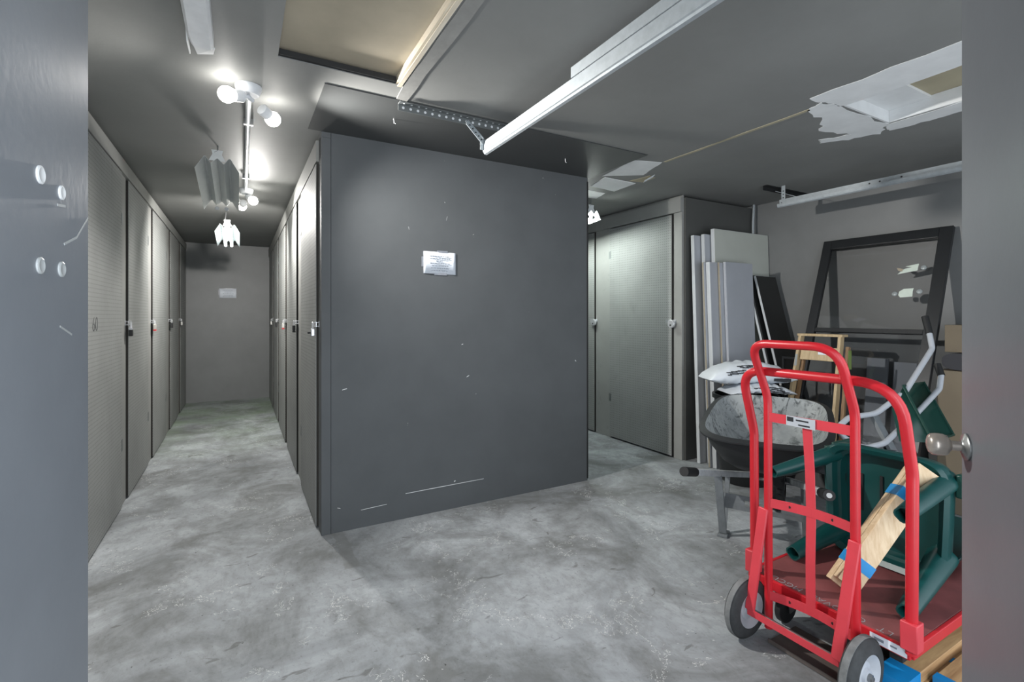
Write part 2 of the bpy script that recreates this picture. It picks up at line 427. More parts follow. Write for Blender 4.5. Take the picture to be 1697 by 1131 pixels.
for x, y in ((.80, 2.86), (2.12, 2.96)): MB().tube([(x, y, ZC-.004), (x+.003, y, ZC-.03), (x+.012, y, ZC-.032)], .0022, 8).build('nail', M['white'], ceiling)

struct(MB().box(-1.45, 9.31, 0, 4.95, 9.43, 2.58).build('wall_back', M['wall'], smooth=False))
struct(MB().box(-1.45, .07, 0, -.757, 3.435, 2.58).box(-1.45, 3.435, 0, -1.40, 9.31, 2.58).build('wall_left', M['wall'], smooth=False))
struct(MB().box(4.81, .07, 0, 4.93, 9.31, 2.58).build('wall_right', M['wall'], smooth=False))
struct(MB().box(-1.45, -.06, 0, -.34, .07, 2.58).box(.87, -.06, 0, 1.30, .07, 2.58).box(4.30, -.06, 0, 4.93, .07, 2.58).box(1.30, -.06, 2.25, 4.30, .07, 2.58).box(-.34, -.06, 2.34, .87, .07, 2.58).build('wall_front', M['wall'], smooth=False))
struct(MB().box(.512, 3.28, 0, 2.581, 3.30, 2.58).box(2.561, 3.30, 0, 2.581, 9.31, 2.58).box(1.20, 3.30, 0, 1.22, 9.31, 2.58).build('wall_middle', M['block'], smooth=False))
struct(MB().box(.453, 3.278, 0, .510, 3.30, 2.54).box(.453, 3.30, 0, .475, 3.385, 2.54).build('trim_1', M['block'], smooth=False, bevel=.002))
struct(MB().box(.453, 3.279, 2.541, .510, 3.30, 2.58).box(.453, 3.30, 2.541, .475, 3.385, 2.58).build('trim_2', M['block'], smooth=False, bevel=.002))
struct(MB().box(2.574, 3.272, .02, 2.5835, 3.28, 2.54).build('trim_3', M['blacksteel'], smooth=False))

wm = bpy.data.objects['wall_middle']
def fleck(x, z, dx, dz, h):
    MB().prism([(x, 3.2796, z-h), (x+dx, 3.2796, z+dz-h*.6), (x+dx, 3.2796, z+dz+h*.5), (x+dx*.4, 3.2796, z+dz*.4+h), (x, 3.2796, z+h*.5)], (0, -.0008, 0)).build('paint_scuff', M['plaster'], wm, False)
for q in SCUFFS: fleck(*q)

# open door leaves either side of the camera
def leaf(name, a, b, mat, thick, side):
    a, b = V((a[0], a[1], 0)), V((b[0], b[1], 0)); d = (b-a).normalized(); n = V((-d.y, d.x, 0))*side
    m = MB(); c = (a+b)/2+n*thick/2; m.obox((c.x, c.y, 1.165), d*((b-a).length/2), n*thick/2, (0, 0, 1.155))
    return struct(m.build(name, mat, smooth=False, bevel=.002)), d, n
d1, dd, dn = leaf('door_1', (-.303, .16), (-.231, 1.105), M['door'], .04, 1)
for y, z, r in ((.92, 1.599, .013), (.991, 1.59, .011), (.92, 1.471, .012), (.991, 1.472, .012)):
    p = V((-.231, 1.105, z))-dd*((1.105-y)/dd.y)
    MB().lathe(p, -dn, [(0, r), (.002, r), (.003, r*.8), (.0015, r*.45), (.0015, 0.0)], 20).build('filled_screw_hole', M['plaster'] if z > 1.5 else M['greyrefl'], d1)
def scratch(parent, pts, wd, mat):
    for i in range(len(pts)-1): MB().bar(pts[i], pts[i+1], wd, .0006, (0, 0, 1) if abs(pts[i][2]-pts[i+1][2]) < .03 else (0, 1, 0)).build('scratch', mat, parent, False)
def dp(y, z): p = V((-.231, 1.105, z))-dd*((1.105-y)/dd.y)-dn*.0008; return p
scratch(d1, [dp(1.0, 1.512), dp(1.05, 1.53), dp(1.10, 1.571)], .004, M['greyrefl'])
scratch(d1, [dp(.985, 1.384), dp(1.03, 1.370)], .003, M['greyrefl'])
scratch(d1, [dp(.975, 1.568), dp(1.005, 1.572)], .004, M['greyrefl'])
d2, ed, en = leaf('door_2', (.828, .023), (1.586, .509), M['door2'], .042, -1)
kn = -en
kp = V((1.553, .488, 1.079))
MB().lathe(kp+kn*.0005, kn, [(0, .033), (.003, .033), (.006, .030), (.009, .018), (.012, .015), (.0121, 0)], 32).build('knob_rose', M['steel'], d2)
MB().lathe(kp, kn, [(.011, .012), (.030, .012), (.034, .017), (.038, .0235), (.045, .0265), (.058, .0275), (.068, .026), (.074, .021), (.077, .012), (.078, 0)], 32).build('door_knob', M['knob'], d2)

# ------------------------------------------------------------------ lockers
def locker(x0, sg, y0, y1, d0, d1_, ztop, label, group, depth=.6, side=None):
    """face plane at x0, sg=+1 faces +X; door from d0 (lock edge) to d1_ (hinge edge)"""
    t = thing('storage_locker', label, 'locker', (x0, (y0+y1)/2, 0), group)
    def bx(m, xa, xb, ya, yb, za, zb): a, b = sorted((x0-sg*xa, x0-sg*xb)); m.box(a, ya, za, b, yb, zb)
    m = MB(); bx(m, .03, depth, y0+.004, y1-.004, .0, 2.54); m.build('carcass', M['inside'], t, False)
    m = MB(); bx(m, 0, .03, y0, d0-.014, .0, ztop+.012); bx(m, 0, .03, d1_+.004, y1, .0, ztop+.012); bx(m, -.018, .03, y0, y1, ztop+.0125, 2.55)
    bx(m, .012, .03, y0, y1, 2.5505, 2.575)
    m.build('face_frame', M['locker'], t, False, .002)
    m = MB(); bx(m, -.012, .028, d0, d1_, .018, ztop); dr_ = m.build('door', M['dooredge'], t, False)
    m = MB(); bx(m, -.0155, -.0122, d0, d1_, .018, ztop); m.build('pegboard_face', M['peg'], dr_, False)
    for z in (.465, 2.10):
        m = MB(); bx(m, -.0175, -.0157, d1_-.026, d1_-.002, z-.042, z+.042); bx(m, -.002, -.0004, d1_+.006, d1_+.028, z-.042, z+.042)
        m.tube([(x0+sg*.014, d1_+.003, z-.042), (x0+sg*.014, d1_+.003, z+.042)], .004, 8); m.build('hinge', M['galvdark'], t)
    z = 1.345
    m = MB(); bx(m, -.0175, -.0157, d0+.002, d0+.075, z-.018, z+.018); bx(m, -.002, -.0002, d0-.045, d0-.010, z-.02, z+.02)
    m.tube([(x0+sg*.002, d0-.03, z-.012), (x0+sg*.032, d0-.03, z-.012), (x0+sg*.032, d0-.03, z+.012), (x0+sg*.002, d0-.03, z+.012)], .003, 8)
    bx(m, -.0205, -.0178, d0-.05, d0+.03, z-.016, z+.016)
    m.build('hasp', M['chrome'], t)
    if side: m = MB(); m.box(*side); m.build('side_panel', M['darkwall'], t, False)
    return t

def padlock(x, sg, y, z, style, label, group):
    t = thing('padlock', label, 'padlock', (x, y, z-.06), group)
    cx = x+sg*.034
    if style == 'disc':
        MB().lathe((x+sg*.022, y, z-.012), (sg, 0, 0), [(0, .035), (.003, .040), (.022, .040), (.026, .035), (.0262, 0)], 28).build('lock_body', M['chrome'], t)
        MB().lathe((x+sg*.0484, y, z-.026), (sg, 0, 0), [(0, .009), (.002, .009), (.0021, 0)], 16).build('keyway', M['black'], t)
        MB().tube([(cx, y-.016, z+.012), (cx, y-.010, z+.022), (cx, y+.008, z+.024), (cx, y+.016, z+.014)], .006, 8).build('shackle', M['steel'], t)
        return t
    bh = .045; drop = .055 if style in ('long',) else .032
    pts = [(cx, y-.014, z-drop), (cx, y-.014, z-.004), (cx, y-.010, z+.008), (cx, y, z+.012), (cx, y+.010, z+.008), (cx, y+.014, z-.004), (cx, y+.014, z-drop)]
    MB().tube(pts, .0042, 8).build('shackle', M['chrome'], t)
    body = {'long': 'black', 'red': 'brass', 'black': 'black', 'silver': 'chrome', 'pale': 'brass'}[style]
    m = MB().box(cx-.011, y-.023, z-drop-bh, cx+.011, y+.023, z-drop+.004); m.build('lock_body', M[body], t, True, .004)
    if style in ('red', 'black', 'long'):
        k = {'red': 'redlock', 'black': 'black', 'long': 'chrome'}[style]
        zz = (z-drop+.0045, z-drop+.022) if style == 'long' else (z-drop-bh-.014, z-drop-bh-.0005)
        MB().box(cx-.012, y-.024, zz[0], cx+.012, y+.024, zz[1]).build('lock_band', M[k], t, True, .003)
    if style == 'silver': MB().tube([(cx+sg*.012, y, z-drop-.022), (cx+sg*.03, y, z-drop-.024)], .007, 10).build('lock_cap', M['black'], t)
    return t

LG = 'lockers along the left side of the corridor'; RG = 'lockers along the right side of the corridor'; AG = 'lockers in the right-hand aisle'
PG = 'padlocks on the locker hasps'
ly = [3.467, 4.677, 5.879, 7.246, 8.410]; lend = [4.446, 5.60, 6.84, 8.05, 9.22]
ll = ['grey pegboard locker nearest the open door on the corridor left, hand-numbered 60',
      'second grey pegboard locker along the corridor left, with a black long-shackle padlock',
      'third grey pegboard locker along the corridor left, with a red-bottomed padlock',
      'fourth grey pegboard locker along the corridor left, with a black-based silver padlock',
      'last grey pegboard locker on the corridor left, next to the far wall']
lefts = []
for i, g in enumerate(ly):
    y0 = g-.03; y1 = (ly[i+1]-.0302) if i < 4 else 9.305
    lefts.append(locker(-.757, 1, y0, y1, g+.004, lend[i], 2.438, ll[i], LG))
text_mesh('number', '60', .125, M['marker'], lefts[0], frame_matrix((-.7405, 3.69, 1.347), (0, 1, 0), (0, 0, 1)))
for i, st, lab in ((1, 'long', 'chrome padlock with black base on the second locker along the corridor left'),
                   (2, 'red', 'pale padlock with a red bottom on the third locker along the corridor left'),
                   (3, 'black', 'black-based padlock on the fourth locker along the corridor left'),
                   (4, 'pale', 'small pale padlock on the last locker along the corridor left')):
    padlock(-.757, 1, ly[i]-.022, 1.345, st, lab, PG)
ry = [3.406, 4.671, 5.875, 7.032, 8.189]; rend = [4.30, 5.64, 6.86, 7.98, 9.12]
rl = ['grey pegboard locker nearest the entrance on the corridor right, with a silver padlock',
      'second grey pegboard locker along the corridor right, with a black padlock',
      'third grey pegboard locker along the corridor right, with a red-bottomed padlock',
      'fourth grey pegboard locker along the corridor right, between the red padlock and the far end',
      'last grey pegboard locker on the corridor right, next to the far wall']
for i, g in enumerate(ry):
    y0 = g-.018; y1 = (ry[i+1]-.0182) if i < 4 else 9.305
    locker(.453, 1*-1, y0, y1, g+.004, rend[i], 2.40, rl[i], RG)
for i, st, lab in ((0, 'silver', 'silver barrel padlock on the corridor-right locker nearest the entrance'),
                   (1, 'black', 'dark padlock on the second locker along the corridor right'),
                   (2, 'red', 'pale padlock with a red bottom on the third locker along the corridor right'),
                   (3, 'black', 'small black padlock on the fourth locker along the corridor right'),
                   (4, 'pale', 'tiny pale padlock on the last locker along the corridor right')):
    padlock(.453, -1, ry[i]+.02, 1.345, st, lab, PG)
locker(3.735, -1, 3.285, 4.560, 3.400, 4.318, 2.40, 'grey pegboard locker in the right aisle beside the leaning slabs', AG, 1.07, (3.766, 3.265, 0, 4.809, 3.2845, 2.55))
locker(3.735, -1, 4.5602, 5.78, 4.596, 5.54, 2.40, 'grey pegboard locker in the right aisle half hidden behind the slate-grey partition', AG, 1.07)
padlock(3.735, -1, 3.385, 1.335, 'disc', 'round silver disc padlock on the aisle locker beside the leaning slabs', PG)
padlock(3.735, -1, 4.585, 1.335, 'disc', 'round silver disc padlock next to the edge of the slate-grey partition', PG)

# ------------------------------------------------------------------ notices
def notice(label, x0, x1, z0, z1, y, lines, tapes, tilt=0.0):
    t = thing('paper_notice', label, 'notice', ((x0+x1)/2, y, (z0+z1)/2))
    n = 12; front = []; m = MB()
    for i in range(n+1):
        f = i/n; x = x0+(x1-x0)*f; b = .003+.0025*math.sin(f*7.0)
        front.append((x, y-b, z0+tilt*f)); front.append((x, y-b, z1+tilt*.6*f))
    m.add(front, [(2*i, 2*i+2, 2*i+3, 2*i+1) for i in range(n)])
    o = m.build('sheet', M['paper'], t); md = o.modifiers.new('solid', 'SOLIDIFY'); md.thickness = .0006
    rnd = random.Random(3); h = z1-z0
    for k, (a, b) in enumerate(lines):
        m = MB()
        zc = z1-h*(.20+.65*k/(len(lines)-1)); x = x0+(x1-x0)*a; xe = x0+(x1-x0)*b
        while x < xe-.004:
            wd = rnd.uniform(.008, .022); wd = min(wd, xe-x); f = (x-x0)/(x1-x0)
            m.box(x, y-.0075, zc-.0026+tilt*f, x+wd, y-.0066, zc+.0026+tilt*f); x += wd+.0045
        m.build('printed_line', M['ink'], t, False)
    for a in tapes: MB().box(x0+(x1-x0)*a[0], y-.0035, z0+h*a[1], x0+(x1-x0)*a[2], y-.0008, z0+h*a[3]).build('tape', M['tape'], t, False)
notice('white notice with several printed lines taped to the slate-grey partition', 1.128, 1.371, 1.702, 1.858, 3.28,
       [(.2, .82), (.2, .82), (.38, .58), (.2, .82), (.25, .76), (.22, .78), (.22, .75)], [(.42, .98, .75, 1.06), (-.055, .3, -.005, .75), (.33, -.06, .72, .05)], -.003)
notice('small white notice taped to the wall at the end of the corridor', -.29, -.047, 1.697, 1.853, 9.31,
       [(.2, .8), (.3, .75), (.2, .85), (.25, .78), (.2, .8)], [(.3, .97, .8, 1.06), (-.06, .3, -.004, .9)])

# ------------------------------------------------------------------ ceiling lights, conduit, tracks
def flood(loc, bulbs, label):
    t = thing('twin_flood_light', label, 'light', loc, 'twin flood lights on the corridor ceiling'); x, y, z = loc
    m = MB().lathe((x, y, ZC-.0005), (0, 0, -1), [(0, .062), (.012, .062), (.040, .052), (.046, .045), (.0462, 0)], 28); m.build('junction_box', M['white'], t)
    for b, aim, pw, wide in bulbs:
        b = V(b); aim = V(aim).normalized(); s = V((x, y, ZC-.055)); d = (b-s).normalized()
        MB().tube([s-d*.0, s+d*.03], .010, 10).lathe(b-d*.085, d, [(0, .022), (.004, .030), (.05, .030), (.054, .026), (.0541, 0)], 20).build('lamp_holder', M['white'], t)
        MB().sphere(b, .040, 20).build('bulb', M['flood'], t)
        sp = bpy.data.lights.new('beam', 'SPOT'); sp.energy = BEAM*pw; sp.spot_size = math.radians(wide); sp.spot_blend = 1.0; sp.shadow_soft_size = .04; sp.color = (1.0, .97, .93)
        so = bpy.data.objects.new('beam', sp); COL.objects.link(so); so.location = b+V(aim)*.045
        so.rotation_euler = V(aim).to_track_quat('-Z', 'Y').to_euler()
flood((.040, 2.83, ZC), [((-.055, 2.775, 2.495), (-.55, -.25, -.8), .42, 165), ((.158, 2.945, 2.475), (.84, -.42, -.48), 1.0, 128)], 'twin flood light near the hatch, with two glowing bulbs')
flood((.055, 5.14, ZC), [((.11, 5.05, 2.46), (.1, -.7, -.7), .46, 165), ((.02, 5.36, 2.46), (-.12, .75, -.65), .80, 160)], 'far twin flood light where the metal conduit ends')
c = thing('conduit', 'metal conduit running along the ceiling between the two flood lights', 'pipe', (.045, 3.9, ZC))
MB().tube([(.042, 2.895, 2.545), (.042, 2.97, 2.556), (.05, 5.0, 2.556), (.055, 5.074, 2.55)], .0135, 12).build('pipe', M['conduit'], c)
for y in (3.3, 4.6): MB().box(.022, y-.012, 2.543, .072, y+.012, 2.5795).build('clip', M['steel'], c)

def shop_light(cx, ya, yb, za, zb, hw, hk, label, lit, refl):
    t = thing('shop_light', label, 'light', (cx, (ya+yb)/2, ZC), 'hanging reflector lights')
    prof = [(-hw, -.075), (-hw*.93, -.060), (-hw*.60, .012), (-hw*.52, .012), (-hw*.30, -.030), (0, .008), (hw*.30, -.030), (hw*.52, .012), (hw*.60, .012), (hw*.93, -.060), (hw, -.075)]
    def ring(y, z): return [(cx+a, y, z+b) for a, b in prof]+[(cx+a, y, z+b+.003) for a, b in reversed(prof)]
    MB().loft([ring(ya, za), ring(yb, zb)]).build('reflector', M[refl], t, False)
    # hanging tab and hook at the near end
    m = MB().prism([(cx-.035, ya-.004, za+.065), (cx+.035, ya-.004, za+.065), (cx+.028, ya-.004, za+.035), (cx+.05, ya-.004, za-.01), (cx+.022, ya-.004, za-.01), (cx, ya-.004, za+.008), (cx-.022, ya-.004, za-.01), (cx-.05, ya-.004, za-.01), (cx-.028, ya-.004, za+.035)], (0, .003, 0))
    m.build('hanging_tab', M['reflector'], t, False)
    m = MB(); m.tube([(hk, ya, ZC), (hk, ya, ZC-.03), (hk-.008, ya, za+.055), (hk-.02, ya, za+.048)], .005, 8); m.tube([(cx, yb-.01, ZC), (cx, yb-.01, zb+.01)], .0025, 6); m.build('hook', M['steel'], t)
    for s in (-1, 1):
        x = cx+s*hw*.27; dz = -.058
        m = MB(); m.lathe((x, yb-.02, zb+dz), (0, 1, 0), [(0, .017), (.018, .017), (.0181, 0)], 14); lit and m.lathe((x, ya+.002, za+dz), (0, 1, 0), [(0, .017), (.018, .017), (.0181, 0)], 14); m.build('tube_socket', M['steel'], t)
        if lit: MB().tube([(x, ya+.022, za+dz), (x, yb-.022, zb+dz)], .0155, 14).build('fluorescent_tube', M[lit], t)
shop_light(-.135, 3.93, 4.95, 2.485, 2.395, .132, -.132, 'unlit hanging reflector light over the corridor, nearest the entrance', False, 'greyrefl')
shop_light(-.122, 6.40, 7.25, 2.43, 2.365, .124, -.136, 'lit hanging reflector light with two glowing tubes deep in the corridor', 'tube', 'greyrefl')
shop_light(3.10, 3.88, 4.85, 2.46, 2.40, .125, 3.10, 'hanging reflector light in the right aisle beside the partition edge', 'tubehot', 'reflector')

def track(x, y1, label, sg):
    t = thing('overhead_door_track', label, 'track', (x, y1, 2.42), 'garage door tracks')
    p = [(0, .038), (.003, .038), (.003, -.022), (.010, -.034), (.024, -.038), (.034, -.030), (.038, -.016), (.038, -.004), (.035, -.004), (.035, -.016), (.031, -.027), (.023, -.034), (.012, -.031), (0, -.022)]
    def ring(y): return [(x+sg*a, y, 2.42+b) for a, b in p]
    MB().loft([ring(.12), ring(y1)]).build('rail', M['galv'], t, False)
    return t
def angle(m, a, b, w=.038, n=0):
    """angle iron from a to b along X under the ceiling: flange up against the ceiling and a web"""
    m.box(a[0], a[1]-w, a[2]-.003, b[0], a[1], a[2]); m.box(a[0], a[1]-.003, a[2]-w, b[0], a[1], a[2]-.0031)
t1 = track(1.29, 2.655, 'long galvanised track hung from the ceiling in front of the slate-grey partition', 1)
m = MB(); angle(m, (.757, 2.62, ZC-.0145), (1.42, 2.62, ZC-.0145)); m.build('ceiling_angle', M['galvdark'], t1, False)
m = MB()
for k in range(15): m.lathe((.785+.042*k, 2.6165, ZC-.0345), (0, -1, 0), [(0, .0075), (.0006, .0075), (.0007, 0)], 10)
for k in range(15): m.lathe((.785+.042*k, 2.600, ZC-.0178), (0, 0, -1), [(0, .006), (.0006, .006), (.0007, 0)], 10)
m.build('bolt_holes', M['white'], t1, False)
m = MB(); m.bar((1.16, 2.60, 2.535), (1.285, 2.64, 2.45), .03, .004, (0, 0, 1)); m.bar((1.285, 2.645, 2.47), (1.285, 2.645, 2.405), .034, .004, (1, 0, 0)); m.bar((1.16, 2.604, 2.545), (1.285, 2.65, 2.475), .03, .003, (0, 1, 0))
m.build('hanger', M['galv'], t1, False)
m = MB()
for k in range(5):
    f = .15+.18*k; m.lathe((1.16+.125*f, 2.598+.04*f-.003, 2.535-.085*f), (-.2, -1, .25), [(0, .005), (.0008, .005), (.0009, 0)], 10)
m.build('hanger_holes', M['blacksteel'], t1, False)
MB().box(1.284, .12, 2.4585, 1.288, 1.75, 2.505).build('reinforcing_angle', M['galv'], t1, False)
t2 = track(4.29, 2.655, 'galvanised track running above the glazed black frame', -1)
m = MB(); angle(m, (4.13, 2.71, ZC-.0005), (4.80, 2.71, ZC-.0005), .04); m.build('ceiling_angle', M['blacksteel'], t2, False)
m = MB(); m.box(4.286, 2.60, 2.45, 4.289, 2.635, 2.579); m.bar((4.30, 2.69, 2.545), (4.30, 2.5, 2.455), .03, .004, (1, 0, 0)); m.build('hanger', M['galv'], t2, False)
m = MB()
for z in (2.47, 2.50, 2.53): m.lathe((4.2858, 2.617, z), (-1, 0, 0), [(0, .006), (.0006, .006), (.0007, 0)], 10)
for y, z in ((2.635, 2.425), (1.93, 2.435), (1.86, 2.435), (1.72, 2.435)): m.lathe((4.2868, y, z), (-1, 0, 0), [(0, .007), (.0006, .007), (.0007, 0)], 10)
m.build('bolt_holes', M['blacksteel'], t2, False)

o = MB()
def ring(y, sx=0): return [(-.185+sx, y, ZC-.001), (-.185+sx, y, ZC-.05), (-.175+sx, y, ZC-.062), (-.105, y, ZC-.062), (-.095, y, ZC-.05), (-.095, y, ZC-.001)]
o.loft([ring(.12), ring(2.30), ring(2.40, .01)])
o = o.build('ceiling_channel', M['white'], None, True); tag(o, 'white painted channel ending on the ceiling above the corridor entrance', 'channel')
MB().prism([(-.188, 2.30, ZC-.02), (-.188, 2.36, ZC-.064), (-.188, 2.50, ZC-.05), (-.188, 2.50, ZC-.036)], (.004, 0, 0)).prism([(-.17, 2.40, ZC-.05), (-.09, 2.40, ZC-.05), (-.10, 2.50, ZC-.03), (-.16, 2.51, ZC-.04)], (0, 0, .004)).build('torn_end', M['plaster'], o, False)

o = MB().tube([(4.745, 3.225, 1.0), (4.745, 3.225, 2.40), (4.755, 3.225, 2.50), (4.76, 3.225, 2.579)], .013, 12).build('corner_pipe', M['galv'])
tag(o, 'thin metal pipe rising in the corner behind the leaning slabs', 'pipe')

# ------------------------------------------------------------------ slabs and sheets leaning on the locker side
def slab(name, label, group, x0, x1, zt, yt, yb, th, face, edge, lean_x=0.0):
    """stands on the floor; top back edge touches at yt, foot at yb; edge colour on the rim, face on the front"""
    t = thing(name, label, 'slab', ((x0+x1)/2, yb, 0), group)
    up = V((0, yt-yb, zt)); L = up.length; up.normalize(); n = V((0, -up.z, up.y)); ax = V((1, 0, 0))
    base = V(((x0+x1)/2, yb, 0)); base = base+V((0, 0, 0))
    z0 = max(0.0, -n.z*th)
    c = base+up*(L/2)+n*(th/2)+V((lean_x, 0, .001))
    MB().obox(c, ax*((x1-x0)/2), n*(th/2), up*(L/2)).build('core', M[edge], t, False, .0015)
    MB().obox(c+n*(th/2+.0012), ax*((x1-x0)/2-.002), n*.001, up*(L/2-.003)).build('face', M[face], t, False)
    return t
SG = 'slabs leaning on the locker side'
slab('door_slab', 'tall pale slab at the back of the stack, its left edge showing beside the locker post', SG, 3.80, 4.62, 2.175, 3.235, 3.16, .034, 'boardgrey', 'boardedge')
slab('door_slab', 'tall white-edged slab second from the back of the leaning stack', SG, 3.885, 4.70, 2.185, 3.185, 3.110, .036, 'boardgrey', 'boardedge')
slab('door_slab', 'tallest pale slab with a wide blank face, leaning in the corner', SG, 3.96, 4.80, 2.236, 3.135, 3.060, .038, 'boardpale', 'boardedge')
slab('wall_panel', 'shorter raw-edged slab leaning nearest the locker post', SG, 3.775, 4.22, 1.90, 3.085, 3.010, .016, 'boardgrey', 'boardtan')
slab('wall_panel', 'shorter white-edged slab leaning in front of the raw-edged one', SG, 3.80, 4.30, 1.90, 3.062, 2.985, .040, 'boardgrey', 'boardedge')
slab('wall_panel', 'shorter slab with a raw tan edge behind the smooth grey-faced one', SG, 3.905, 4.34, 1.90, 3.015, 2.938, .018, 'boardgrey', 'boardtan')
slab('wall_panel', 'smooth grey-faced slab at the front of the leaning stack', SG, 3.95, 4.35, 1.905, 2.990, 2.912, .024, 'boardgrey', 'boardgrey')
BG = 'black sheets leaning beside the slabs'
slab('black_sheet', 'white-edged glossy black sheet leaning next to the grey slab face', BG, 4.36, 4.62, 1.80, 3.05, 2.60, .022, 'blackgloss', 'boardedge')
slab('black_sheet', 'white-edged glossy black sheet leaning in front of its twin, nearer the wall', BG, 4.42, 4.74, 1.79, 2.998, 2.548, .022, 'blackgloss', 'boardedge')

# ------------------------------------------------------------------ bin and bags
t = thing('plastic_bin', 'round black bin behind the wheelbarrow with white bags on top', 'bin', (3.75, 2.62, 0))
MB().lathe((3.75, 2.62, 0.001), (0, 0, 1), [(0, 0), (0, .185), (.03, .20), (.70, .245), (.70, .262), (.735, .262), (.735, .240), (.70, .236), (.04, .19), (.04, 0)], 40, False).build('body', M['bin'], t)
def bag(label, c, ax, L, W, H, marks, rz):
    t = thing('filled_bag', label, 'bag', (c[0], c[1], c[2]-H), 'white bags on the black bin'); a = V(ax).normalized(); b = V((-a.y, a.x, 0)); m = MB(); rings = []; n = 26; k = 28
    rnd = random.Random(rz)
    for i in range(n+1):
        u = -1+2*i/n; e = (1-abs(u)**2.6)**.62 if abs(u) < 1 else 0.0; wd = W*(.80+.20*(1-abs(u)**4)); ring = []
        for j in range(k):
            th = 2*math.pi*j/k; cx, sz = math.cos(th), math.sin(th)
            px = math.copysign(abs(cx)**.55, cx)*wd; pz = math.copysign(abs(sz)**.8, sz)*H*max(e, .04)
            if pz < 0: pz *= .62
            wr = .006*math.sin(u*23+th*3+rz)*e+.004*math.sin(u*51-th*2)*e
            ring.append(V(c)+a*(u*L)+b*px+V((0, 0, pz+wr-.035*abs(u)**2)))
        rings.append(ring)
    m.loft(rings); m.build('sack', M['bag'], t)
    for (u0, v0, u1, hh) in marks:
        mm = MB()
        for q in range(int((u1-u0)/.05)):
            uu = u0+.05*q; e_ = (1-abs(uu)**2.6)**.62; sv = abs(v0)**1.25; wd_ = W*(.80+.20*(1-abs(uu)**4)); kz = 1.0 if v0 > 0 else .62
            p = V(c)+a*(uu*L)-b*(wd_*(1-sv*sv)**.275+.003)+V((0, 0, v0*H*e_*kz-.035*uu*uu+rnd.uniform(-.004, .004)))
            mm.obox(p, a*(.016*L/.36), b*.006, V((0, 0, hh)))
        mm.build('printed_line', M['print'], t, False)
    return t
bag('bulging white bag lying on top of another on the black bin', (3.765, 2.62, .905), (.872, -.49, 0), .36, .17, .108, [(-.60, .30, -.1, .0035), (-.62, .48, -.2, .003), (-.3, .70, .0, .0035), (-.35, .82, .1, .003), (.45, -.3, .8, .012)], 1)
bag('flatter white bag with small print under the bulging bag', (3.76, 2.53, .800), (.872, -.49, 0), .27, .17, .042, [(-.1, .25, .6, .003), (-.05, -.2, .7, .003), (-.3, .55, .5, .003)], 4)

# ------------------------------------------------------------------ black wheelbarrow
U = V((.879, .477, 0)); FV = V((.477, -.879, 0))
def W(s, t_, z): return V((2.26, 1.545, z))+U*s+FV*t_
wb = thing('wheelbarrow', 'black wheelbarrow with a cement-dusted tub, parked behind the red hand truck', 'wheelbarrow', (2.9, 1.9, 0))
N = 48
def rim(cs, a, b, z0, zs, e=4.0, pinch=0.0):
    pinch *= .1
    r = []
    for k in range(N):
        t_ = 2*math.pi*k/N; c_, s_ = math.cos(t_), math.sin(t_)
        x = math.copysign(abs(c_)**(2/e), c_); y = math.copysign(abs(s_)**(2/e), s_)
        y *= 1-pinch*max(0, x)
        r.append(W(cs+a*x, b*y, z0+zs*a*x))
    return r
m = MB()
out_ = [rim(.80, .25, .19, .455, .02, 3.2), rim(.82, .33, .25, .51, .05, 3.6), rim(.85, .42, .315, .63, .12, 4, .12), rim(.855, .455, .345, .715, .15, 4, .15)]
m.loft(out_, True, True, False)
m.loft([rim(.855, .455, .345, .715, .15, 4, .15), rim(.855, .485, .375, .722, .15, 4, .15), rim(.855, .487, .377, .732, .15, 4, .15), rim(.855, .450, .340, .742, .15, 4, .15)], True, False, False)
m.cur = 1
m.loft([rim(.855, .450, .340, .742, .15, 4, .15), rim(.85, .41, .305, .64, .12, 4, .12), rim(.82, .32, .24, .525, .05, 3.6), rim(.80, .22, .17, .475, .02, 3.2)], True, False, True)
m.build('tub', [M['tubblack'], M['tubdust']], wb)
def hz(s): return .555-.262*s
for sg in (-1, 1):
    def hp(s): return W(s, sg*(.33-.17*s), hz(s))
    o = MB().bar(hp(.10), hp(1.33), .038, .034).build('handle', M['handlewood'], wb, True, .005)
    MB().tube([hp(0), hp(.008), hp(.15)], .0255, 20).build('grip', M['black'], o)
    if sg > 0: MB().lathe(hp(0.0), hp(0)-hp(.1), [(0, .012), (.0015, .012), (.0016, .004), (.0010, 0)], 16).build('grip_plug', M['greyrefl'], o)
    lg = MB(); lg.bar(hp(.52)+V((0, 0, -.015)), W(.60, sg*.225, .02), .045, .012, FV); lg.bar(hp(.70)+V((0, 0, -.015)), W(.64, sg*.225, .02), .03, .012, FV)
    lg.obox(W(.62, sg*.225, .008), U*.05, FV*.03, (0, 0, .007)); lg.build('leg', M['greybar'], wb, False, .002)
m = MB()
a, b = W(.59, -.24, .235), W(.59, .24, .235); m.bar(a+V((0, 0, .032)), b+V((0, 0, .032)), .028, .006); m.bar(a-V((0, 0, .032)), b-V((0, 0, .032)), .028, .006)
for f in ((-.24, -.10), (.10, .24)): m.bar(W(.59, f[0], .235), W(.59, f[1], .235), .04, .006)
m.build('leg_brace', M['greybar'], wb, False)
wc = W(1.27, .04, .20)
o = MB().lathe(wc-FV*.05, FV, [(0, .10), (.004, .165), (.018, .192), (.05, .20), (.082, .192), (.096, .165), (.10, .10)], 40, False).build('wheel', M['black'], wb)
m = MB()
for k in range(26):
    t_ = 2*math.pi*k/26; d = U*math.cos(t_)+V((0, 0, math.sin(t_)))
    for s_ in (-1, 1):
        if d.z > -.93: m.obox(wc+d*.197+FV*(.024*s_)+(U*-math.sin(t_)+V((0, 0, math.cos(t_))))*.006*s_, d*.007, FV*.018, (U*-math.sin(t_)+V((0, 0, math.cos(t_))))*.014)
